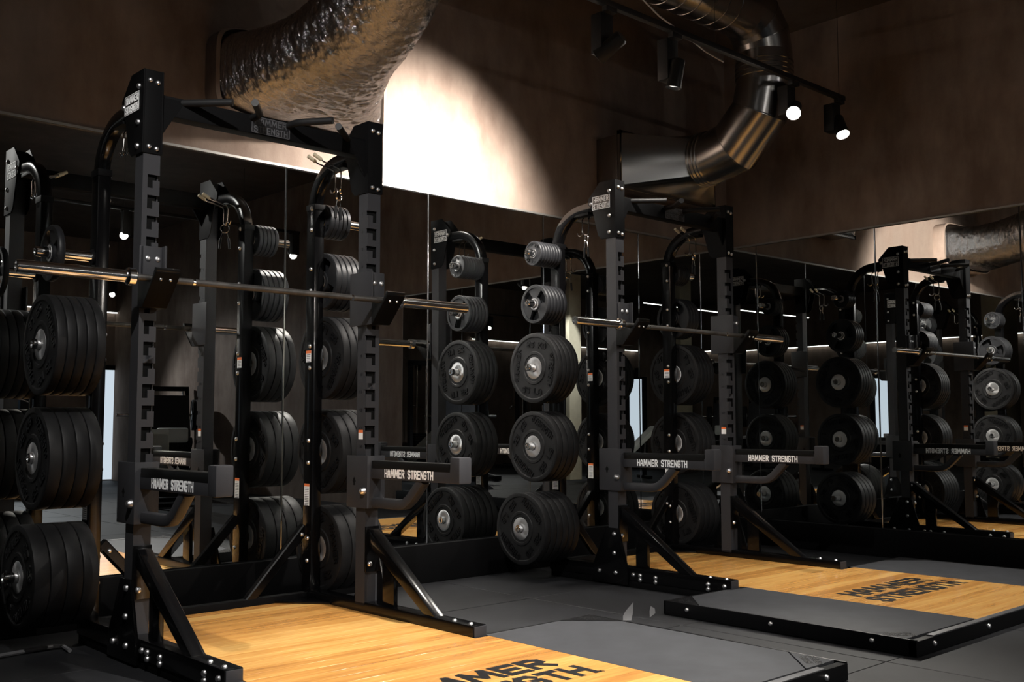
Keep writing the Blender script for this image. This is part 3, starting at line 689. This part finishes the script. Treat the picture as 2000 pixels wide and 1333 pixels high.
# ------------------------------------------------------------------ ducts
def superell(c, hx, hz, ex, n=72):
    ring = []
    for i in range(n):
        a = 2*math.pi*i/n; ca, sa = math.cos(a), math.sin(a)
        ring.append(Vector((math.copysign(abs(ca)**(2/ex), ca)*hx, math.copysign(abs(sa)**(2/ex), sa)*hz)))
    return ring
from mathutils import noise as mnoise
def foil_duct():
    o = thing('foil_duct', (-4.2, 0, 2.93), 'large crinkled silver foil air duct coming out of the wall above the near rack', 'duct'); off = Vector((-4.2, 0, 2.93))
    keys = [(-.02, 2.90, .530, .232, 6, -4.21), (-.14, 2.90, .520, .232, 4, -4.22), (-.27, 2.905, .455, .233, 3, -4.25), (-.44, 2.925, .385, .236, 2.4, -4.28), (-.66, 2.975, .32, .240, 2.1, -4.30), (-.92, 3.07, .278, .250, 2, -4.31), (-1.20, 3.27, .264, .26, 2, -4.32), (-1.50, 3.60, .262, .262, 2, -4.32), (-1.68, 3.95, .262, .262, 2, -4.32), (-1.74, 4.16, .262, .262, 2, -4.32)]
    rings = []; nseg = 300
    def lerp(t):
        f = t*(len(keys)-1); i = min(int(f), len(keys)-2); u = f-i
        k0, k1, k2, k3 = keys[max(i-1, 0)], keys[i], keys[i+1], keys[min(i+2, len(keys)-1)]
        return [.5*((2*b)+(-a+c)*u+(2*a-5*b+4*c-d)*u*u+(-a+3*b-3*c+d)*u**3) for a, b, c, d in zip(k0, k1, k2, k3)]
    for s in range(nseg+1):
        t = s/nseg; K = lerp(t); K2 = lerp(min(1, t+.01)); K0 = lerp(max(0, t-.01))
        tg = Vector((0, K2[0]-K0[0], K2[1]-K0[1])).normalized(); n_ = Vector((0, -tg.z, tg.y))*-1
        if n_.z < 0: n_ = -n_
        ring = []
        for q in superell(0, K[2], K[3], max(2, K[4]), 220):
            p = Vector((K[5] + q.x, K[0], K[1])) + n_*q.y
            d = Vector((q.x, 0, 0)) + n_*q.y
            d.normalize()
            amp = min(1, t*6)
            rg = lambda v: (.5-abs(mnoise.noise(v)))
            nz = rg(Vector((p.x*5, p.y*20, p.z*5)))*.013 + rg(Vector((p.x*13+9, p.y*44, p.z*13)))*.010 + rg(Vector((p.x*34, p.y*70, p.z*34)))*.006 + rg(p*18+Vector((3, 3, 3)))*.006 + mnoise.noise(p*2.2)*.018 - .015
            ring.append(p + d*nz*amp)
        rings.append(ring)
    MB().mat('foil').ring_loft(rings, False, True).build('duct_skin', o, 0, off)
    rr = [[Vector((-4.20 + q.x, yy, 2.90 + q.y)) for q in superell(0, .558*k, .248*k, 6, 96)] for yy, k in ((0, 1.0), (-.125, 1.0), (-.13, .985), (-.13, .96))]
    MB().mat('wall').ring_loft(rr, False, True).build('wall_collar', o, 0, off)
foil_duct()
def steel_duct():
    o = thing('steel_duct', (-1.42, 0, 2.93), 'round galvanised steel duct bending up from the back wall to the ceiling', 'duct'); off = Vector((-1.42, 0, 2.93))
    B = lambda mb, name, bevel=0: mb.build(name, o, bevel, off)
    x0, x1, z0, z1 = -1.63, -.52, 2.715, 3.10
    B(MB().mat('galv').box((x0, -.235, z0), (x1, 0, z1)), 'wall_box', .004)
    mb = MB().mat('galv')
    for a, b in (((x0-.02, -.25, z0-.02), (x0+.012, -.225, z1+.02)), ((x1-.012, -.25, z0-.02), (x1+.02, -.225, z1+.02)), ((x0-.02, -.25, z0-.02), (x1+.02, -.225, z0+.012)), ((x0-.02, -.25, z1-.012), (x1+.02, -.225, z1+.02))): mb.box(a, b)
    B(mb, 'flange', .002)
    n = 48; cx, cz, r = -1.00, 2.955, .200
    sq, ci = [], []
    for i in range(n):
        a = 2*math.pi*i/n; ca, sa = math.cos(a), math.sin(a); k = 1/max(abs(ca), abs(sa))
        sq.append(Vector(((x0+x1)/2 + ca*k*(x1-x0)/2, -.25, (z0+z1)/2 + sa*k*(z1-z0)/2))); ci.append(Vector((cx + r*ca, -.50, cz + r*sa)))
    B(MB().mat('galv').ring_loft([sq, ci], False, True), 'transition')
    def pipe(path, name, rr=r):
        rings = []; P_ = [Vector(p) for p in path]
        for i, p in enumerate(P_):
            t = (P_[min(i+1, len(P_)-1)] - P_[max(i-1, 0)]).normalized(); u = Vector((1, 0, 0)) if abs(t.x) < .9 else Vector((0, 1, 0)); u = (u - t*u.dot(t)).normalized(); v = t.cross(u)
            rings.append([p + (u*math.cos(2*math.pi*k/n) + v*math.sin(2*math.pi*k/n))*rr for k in range(n)])
        return B(MB().mat('galv').ring_loft(rings, False, True), name)
    def gores(P_, ends):
        P_ = [Vector(p) for p in P_]; first, last = P_[1]-P_[0], P_[-1]-P_[-2]; rings = []
        for i, p in enumerate(P_):
            a = (P_[i]-P_[i-1]).normalized() if i else None; b = (P_[i+1]-P_[i]).normalized() if i < len(P_)-1 else None
            t = ((a or b) + (b or a)).normalized(); d0 = a or b
            if i == 0: t = Vector(ends[0]); d0 = t
            if i == len(P_)-1: t = Vector(ends[1]); d0 = t
            u0 = d0.orthogonal().normalized() if False else (Vector((1, 0, 0)) if abs(d0.x) < .5 and abs(t.x) < .5 and not moved_x else Vector((0, 1, 0)))
            u0 = (u0 - t*u0.dot(t)).normalized(); v0 = t.cross(u0); k = 1/max(.3, t.dot(d0))
            rings.append([p + u0*math.cos(2*math.pi*q/n)*r + v0*math.sin(2*math.pi*q/n)*r*k for q in range(n)])
        for ra, rb_ in zip(rings, rings[1:]): B(MB().mat('galv').ring_loft([ra, rb_], False, True), 'elbow_gore')
    def seam(p, t, rr=r+.007, wd=.010):
        p, t = Vector(p), Vector(t).normalized(); u = Vector((1, 0, 0)) if abs(t.x) < .9 else Vector((0, 1, 0)); u = (u - t*u.dot(t)).normalized(); v = t.cross(u)
        rings = []
        for h, q in ((-wd, r-.002), (-wd*.4, rr), (wd*.4, rr), (wd, r-.002)): rings.append([p + t*h + (u*math.cos(2*math.pi*k/n) + v*math.sin(2*math.pi*k/n))*q for k in range(n)])
        B(MB().mat('galv').ring_loft(rings, False, True), 'seam_ring')
    pipe([(cx, -.50, cz), (cx, -.60, cz)], 'sleeve'); 
    for yy in (-.51, -.545, -.575): seam((cx, yy, cz), (0, 1, 0))
    rb = .46; c0 = Vector((cx, -.60, cz+rb)); segs = [0, 30, 60, 90]
    pts = [c0 + Vector((0, -rb*math.sin(R(a)), -rb*math.cos(R(a)))) for a in (0, 26, 64, 90)]
    moved_x = False; gores(pts, ((0, -1, 0), (0, 0, 1)))
    for k, a in enumerate((26, 64)): seam(pts[k+1], (0, -math.cos(R(a)), math.sin(R(a))), r+.004, .006)
    yv = -.60-rb; zv = cz+rb
    pipe([(cx, yv, zv-.01), (cx, yv, zv+.20)], 'riser')
    for dz in (.03, .065, .10, .135): seam((cx, yv, zv+dz), (0, 0, 1))
    zt = zv+.20; rb2 = .27
    p2 = [Vector((cx - rb2*(1-math.cos(R(a))), yv, zt + rb2*math.sin(R(a)))) for a in (0, 30, 60, 90)]
    moved_x = True; gores(p2, ((0, 0, 1), (-1, 0, 0)))
    for k, a in enumerate((30, 60)): seam(p2[k+1], (-math.sin(R(a)), 0, math.cos(R(a))), r+.004, .006)
    e = p2[-1]; pipe([e, e+Vector((-3.2, 0, 0))], 'ceiling_run')
    for k in range(22): seam(e + Vector((-.25-.13*k, 0, 0)), (1, 0, 0.12), r+.004, .006)
steel_duct()

# ------------------------------------------------------------------ lamps and tracks
def spot(kind, pos, aim, watt, cone, blend, glow, label, colr):
    pos, aim = Vector(pos), Vector(aim); d = (aim-pos).normalized()
    top = {'track': TRACK_Z, 'rear': 3.42, 'far': 3.42, 'over': 3.80}[kind]
    o = thing('track_spotlight', (pos.x, pos.y, top), label, 'spotlight', 'track spotlights'); off = Vector((pos.x, pos.y, top))
    MB().mat('lampblack').box((pos.x-.045, pos.y-.018, top-.03), (pos.x+.045, pos.y+.018, top)).build('track_adapter', o, .002, off)
    MB().mat('lampblack').box((pos.x-.05, pos.y+.020, pos.z-.03), (pos.x+.05, pos.y+.100, top-.028)).build('driver_box', o, .004, off)
    MB().mat('lampblack').lathe([(.016, -.006), (.016, .03)], 'Y', 14, (pos.x, pos.y+.0, pos.z)).build('pivot', o, 0, off)
    rot = d.to_track_quat('X', 'Z')
    hd = MB().mat('lampblack').lathe([(.0001, -.090), (.036, -.090), (.044, -.078), (.046, .070), (.049, .085), (.047, .086), (.043, .072), (.040, .060), (.0001, .060)], 'X', 28).build('head', o)
    hd.location = pos - off; hd.rotation_mode = 'QUATERNION'; hd.rotation_quaternion = rot
    key = f'lamp lens {glow} {colr}'
    if key not in M: M[key] = emis(key, colr, glow)
    ln = MB().mat(key).lathe([(.040, .0), (.036, .006), (.02, .011), (.0001, .013)], 'X', 24).build('lens', o)
    ln.location = pos - off + d*.063; ln.rotation_mode = 'QUATERNION'; ln.rotation_quaternion = rot
    ld = bpy.data.lights.new('spot_beam', 'SPOT'); ld.energy = watt; ld.spot_size = R(cone); ld.spot_blend = blend; ld.shadow_soft_size = .035; ld.color = colr
    lo = bpy.data.objects.new('spot_beam', ld); col.objects.link(lo); lo.parent = o; lo.location = pos - off + d*.105
    lo.rotation_mode = 'QUATERNION'; lo.rotation_quaternion = d.to_track_quat('-Z', 'Y')
for a in LAMPS: spot(*a)
def track(x0, x1, y, z, label):
    o = thing('light_track', ((x0+x1)/2, y, z), label, 'light track'); off = ((x0+x1)/2, y, z)
    mb = MB().mat('lampblack'); mb.box((x0, y-.018, z), (x1, y+.018, z+.034)); mb.build('rail', o, .002, off)
    x = x0+.4
    while x < x1:
        MB().mat('lampblack').tube([(x, y, z+.03), (x, y, ZC)], .002, 8).build('hanger', o, 0, off); x += 1.5
track(-3.9, -.44, TRACK_Y, TRACK_Z, 'slim black light track hanging below the steel duct')
track(-6.2, -.30, -3.20, 3.80, 'slim black light track high above the platforms')
track(-6.0, -.30, -6.45, 3.42, 'slim black light track in the middle of the room')
track(-9.5, -.30, -12.2, 3.42, 'slim black light track near the far wall')
cb = MB().mat('cable').tube([(-2.75, -1.22, 3.62), (-2.55, -1.20, 3.58), (-2.35, -1.2, 3.50), (-2.15, -1.22, 3.44), (-1.95, -1.25, 3.36), (-1.80, -1.28, 3.32)], .005, 8); tag(cb.build('cable'), 'thin pale cable trailing beside the near light track', 'cable')

# ------------------------------------------------------------------ far side of the room, seen in the mirrors
struct('door_1', MB().mat('lightdoor').box((-.46, YF_ROOM, .02), (.06, YF_ROOM+.02, 1.90)))
struct('trim_3', MB().mat('satin').box((-.54, YF_ROOM, 0), (-.46, YF_ROOM+.05, 1.98)).box((-.46, YF_ROOM, 1.90), (.06, YF_ROOM+.05, 1.98)))
struct('wall_column', MB().mat('cream').box((-6.02, -7.4, 0), (-5.72, -7.1, ZC)), bevel=.01)
struct('wall_column', MB().mat('cream').box((-11.6, -9.2, 0), (-11.2, -8.8, ZC)), bevel=.01)
tag(MB().mat('blue').box((-3.6, YF_ROOM, .4), (-1.5, YF_ROOM+.03, 2.2)).build('wall_board', bevel=.004), 'blue grey board on the far wall beside the lit doorway', 'board')
def strip(a, b, label, mat='led', s=.022):
    o = thing('strip_light', a, label, 'strip light', 'strip lights'); a, b = Vector(a), Vector(b)
    MB().mat('alu').bar([a+Vector((0, 0, .02)), b+Vector((0, 0, .02))], .05, .03).build('housing', o, 0, a); MB().mat(mat).bar([a, b], s, s).build('diffuser', o, 0, a)
strip((-4.6, YF_ROOM+.06, 2.90), (-.1, YF_ROOM+.06, 2.90), 'long white strip light on the far wall above the lit doorway')
strip((-14.5, YF_ROOM+.06, 2.90), (-8.5, YF_ROOM+.06, 2.90), 'long white strip light on the far wall left of the blue board')
strip((XL+.06, -12.5, 2.9), (XL+.06, -2.0, 2.9), 'long white strip light along the left wall')
strip((-5.2, -10.6, 3.3), (-1.0, -10.6, 3.3), 'white strip light hanging over the far machines')
strip((-13, -7.6, 3.3), (-8.4, -7.6, 3.3), 'white strip light hanging over the left machines')
strip((-3.6, YF_ROOM+.05, 2.34), (-.5, YF_ROOM+.05, 2.34), 'thin cyan strip light above the blue board', 'cyan', .012)
def leg_press(loc, rz, label):
    o = thing('leg_press', loc, label, 'gym machine', 'machines across the room', rz)
    mb = MB().mat('satin')
    for s_ in (-1, 1):
        MB().mat('satin').bar([(s_*.38, -.95, .05), (s_*.38, 1.15, .05)], .08, .08).build('base_rail', o)
        MB().mat('chrome').tube([(s_*.30, -.35, .35), (s_*.30, .95, 1.45)], .022, 12).build('guide_rod', o)
        MB().mat('satin').bar([(s_*.38, .95, .05), (s_*.34, 1.02, 1.50)], .07, .07).build('tower_post', o)
        MB().mat('chrome').tube([(s_*.32, .45, 1.10), (s_*.66, .45, 1.10)], .024, 14).build('plate_horn', o)
        for k in range(2):
            body, subs = plate_parts('bumper', .05); p = link('loaded_plate', body, o); p.location = (s_*(.40+.052*k), .45, 1.10)
            c = link('hub', subs[0][1], p)
    MB().mat('satin').bar([(-.38, 1.02, 1.50), (.38, 1.02, 1.50)], .07, .07).build('top_bar', o)
    MB().mat('charcoal').prism([(-.34, .18, .78), (-.34, .58, 1.36), (-.34, .55, 1.39), (-.34, .15, .81)], (.68, 0, 0)).build('foot_plate', o, .004)
    MB().mat('pad').prism([(-.26, -.45, .34), (-.26, -.95, .80), (-.26, -1.02, .73), (-.26, -.50, .26)], (.52, 0, 0)).build('back_pad', o, .02)
    MB().mat('pad').prism([(-.26, -.42, .26), (-.26, -.02, .36), (-.26, -.02, .28), (-.26, -.42, .18)], (.52, 0, 0)).build('seat_pad', o, .02)
    MB().mat('greypad').box((-.2, -1.02, .72), (.2, -.90, .92)).build('head_pad', o, .03)
    MB().mat('satin').bar([(0, -.3, .05), (0, -.4, .28)], .1, .1).build('seat_post', o); MB().mat('satin').bar([(-.38, -.9, .05), (.38, -.9, .05)], .08, .08).build('cross_rail', o)
def cable_tower(loc, rz, label):
    o = thing('cable_tower', loc, label, 'gym machine', 'machines across the room', rz)
    for s_ in (-1, 1):
        MB().mat('charcoal').bar([(s_*.30, 0, .04), (s_*.30, 0, 2.25)], .08, .10, (0, 1, 0)).build('upright', o)
        MB().mat('charcoal').bar([(s_*.30, -.5, .04), (s_*.30, .5, .04)], .09, .08).build('foot', o)
        MB().mat('chrome').tube([(s_*.12, 0, .08), (s_*.12, 0, 2.2)], .012, 10, (0, 1, 0)).build('guide_rod', o)
    MB().mat('charcoal').bar([(-.34, 0, 2.25), (.34, 0, 2.25)], .10, .10).build('top_beam', o)
    for k in range(14): MB().mat('satin').box((-.20, -.06, .10+.047*k), (.20, .06, .143+.047*k)).build('weight_slab', o, .003) if k == 0 else None
    base = [c for c in o.children if c.name.startswith('weight_slab')][0]
    for k in range(1, 14):
        c = link('weight_slab', base.data, o); c.location = (0, 0, .047*k)
    MB().mat('lampblack').lathe([(.09, -.02), (.09, .02), (.03, .02), (.03, -.02)], 'X', 24, (0, -.10, 2.18), True).build('pulley', o)
    MB().mat('lampblack').tube([(0, -.19, 2.18), (0, -.19, 1.35)], .004, 8, (0, 1, 0)).build('cable', o)
    MB().mat('chrome').tube([(-.22, -.19, 1.30), (-.1, -.19, 1.34), (.1, -.19, 1.34), (.22, -.19, 1.30)], .013, 12).build('pull_handle', o)
def bench(loc, rz, label, pad='pad'):
    o = thing('weight_bench', loc, label, 'bench', 'benches across the room', rz)
    MB().mat(pad).box((-.15, -.60, .40), (.15, .10, .47)).build('seat_pad', o, .02)
    MB().mat(pad).prism([(-.15, .13, .42), (-.15, .62, .86), (-.15, .57, .92), (-.15, .08, .48)], (.30, 0, 0)).build('back_pad', o, .02)
    MB().mat('satin').bar([(0, -.62, .36), (0, .45, .36)], .07, .08).build('spine', o)
    for yy in (-.55, .40):
        MB().mat('satin').bar([(0, yy, .02), (0, yy, .34)], .06, .06, (0, 1, 0)).build('leg', o); MB().mat('satin').bar([(-.30, yy, .03), (.30, yy, .03)], .06, .05).build('foot', o)
    MB().mat('chrome').bar([(0, .40, .38), (0, .42, .66)], .03, .03, (1, 0, 0)).build('back_strut', o)
leg_press((-.90, -8.95, 0), R(200), 'plate loaded leg press with chrome rods reflected left of the near rack')
leg_press((-4.75, -8.7, 0), R(150), 'plate loaded leg press further back in the mirrored room')
leg_press((-11.2, -7.6, 0), R(120), 'plate loaded leg press left of the viewer')
cable_tower((-2.3, -11.4, 0), R(160), 'cable tower with a weight stack in front of the blue board')
cable_tower((-6.6, -12.2, 0), R(0), 'cable tower with a weight stack at the far wall')
cable_tower((-12.6, -11.2, 0), R(40), 'cable tower in the far left corner of the room')
cable_tower((-8.6, -11.2, 0), R(30), 'cable tower standing between the two columns')
bench((-1.95, -6.9, 0), R(25), 'pale grey incline bench nearest the mirrors across the room', 'greypad')
bench((-6.7, -6.75, 0), R(60), 'pale grey incline bench close behind the viewer', 'greypad')
bench((-7.6, -9.0, 0), R(-40), 'black incline bench behind the cream column')
bench((-12.0, -6.2, 0), R(70), 'black incline bench by the left wall')

def mark(pts, label):
    o = MB().mat('tapegrey').prism([Vector((a, b, .0006)) for a, b in pts], (0, 0, .0006)).build('floor_tape'); tag(o, label, 'tape')  # thin pale grey shape laid flat on the floor
M['tapegrey'] = basic('pale worn tape', (.10, .10, .105), .5)
mark([(-3.286, -1.676), (-3.20, -1.60), (-3.099, -1.526), (-2.845, -1.364), (-3.10, -1.58), (-3.256, -1.704)], 'long pale scuffed tape sliver on the floor behind the near platform mat')
mark([(-3.126, -1.715), (-2.99, -1.60), (-2.874, -1.511), (-2.917, -1.575), (-3.018, -1.662)], 'short pale tape sliver on the floor beside the far platform corner')
tag(MB().mat('tapegrey').tube([(-6.1, -.47, .010), (-5.82, -.43, .010), (-5.60, -.39, .010), (-5.565, -.42, .010), (-5.575, -.53, .010)], .009, 8).build('floor_strap'), 'thin grey strap lying on the floor below the left plates', 'strap')
def light_box(loc, rz, label):
    o = thing('light_box', loc, label, 'light box', 'backlit boxes across the room', rz)
    MB().mat('satin').box((-.24, -.30, 0), (.24, 0, .52)).build('plinth', o, .004)
    MB().mat('satin').box((-.24, -.30, .52), (.24, -.02, 1.95)).build('housing', o, .004)
    MB().mat('lightdoor').box((-.13, -.02, .56), (.13, 0, 1.90)).build('panel', o, .002)
light_box((-13.1, -5.95, 0), R(-60), 'tall backlit white panel near the left wall')
light_box((-9.85, -9.0, 0), R(-45), 'tall backlit white panel beside the cable tower')
struct('wall_column', MB().mat('cream').box((-12.6, -3.3, 0), (-12.0, -2.9, ZC)), bevel=.01)
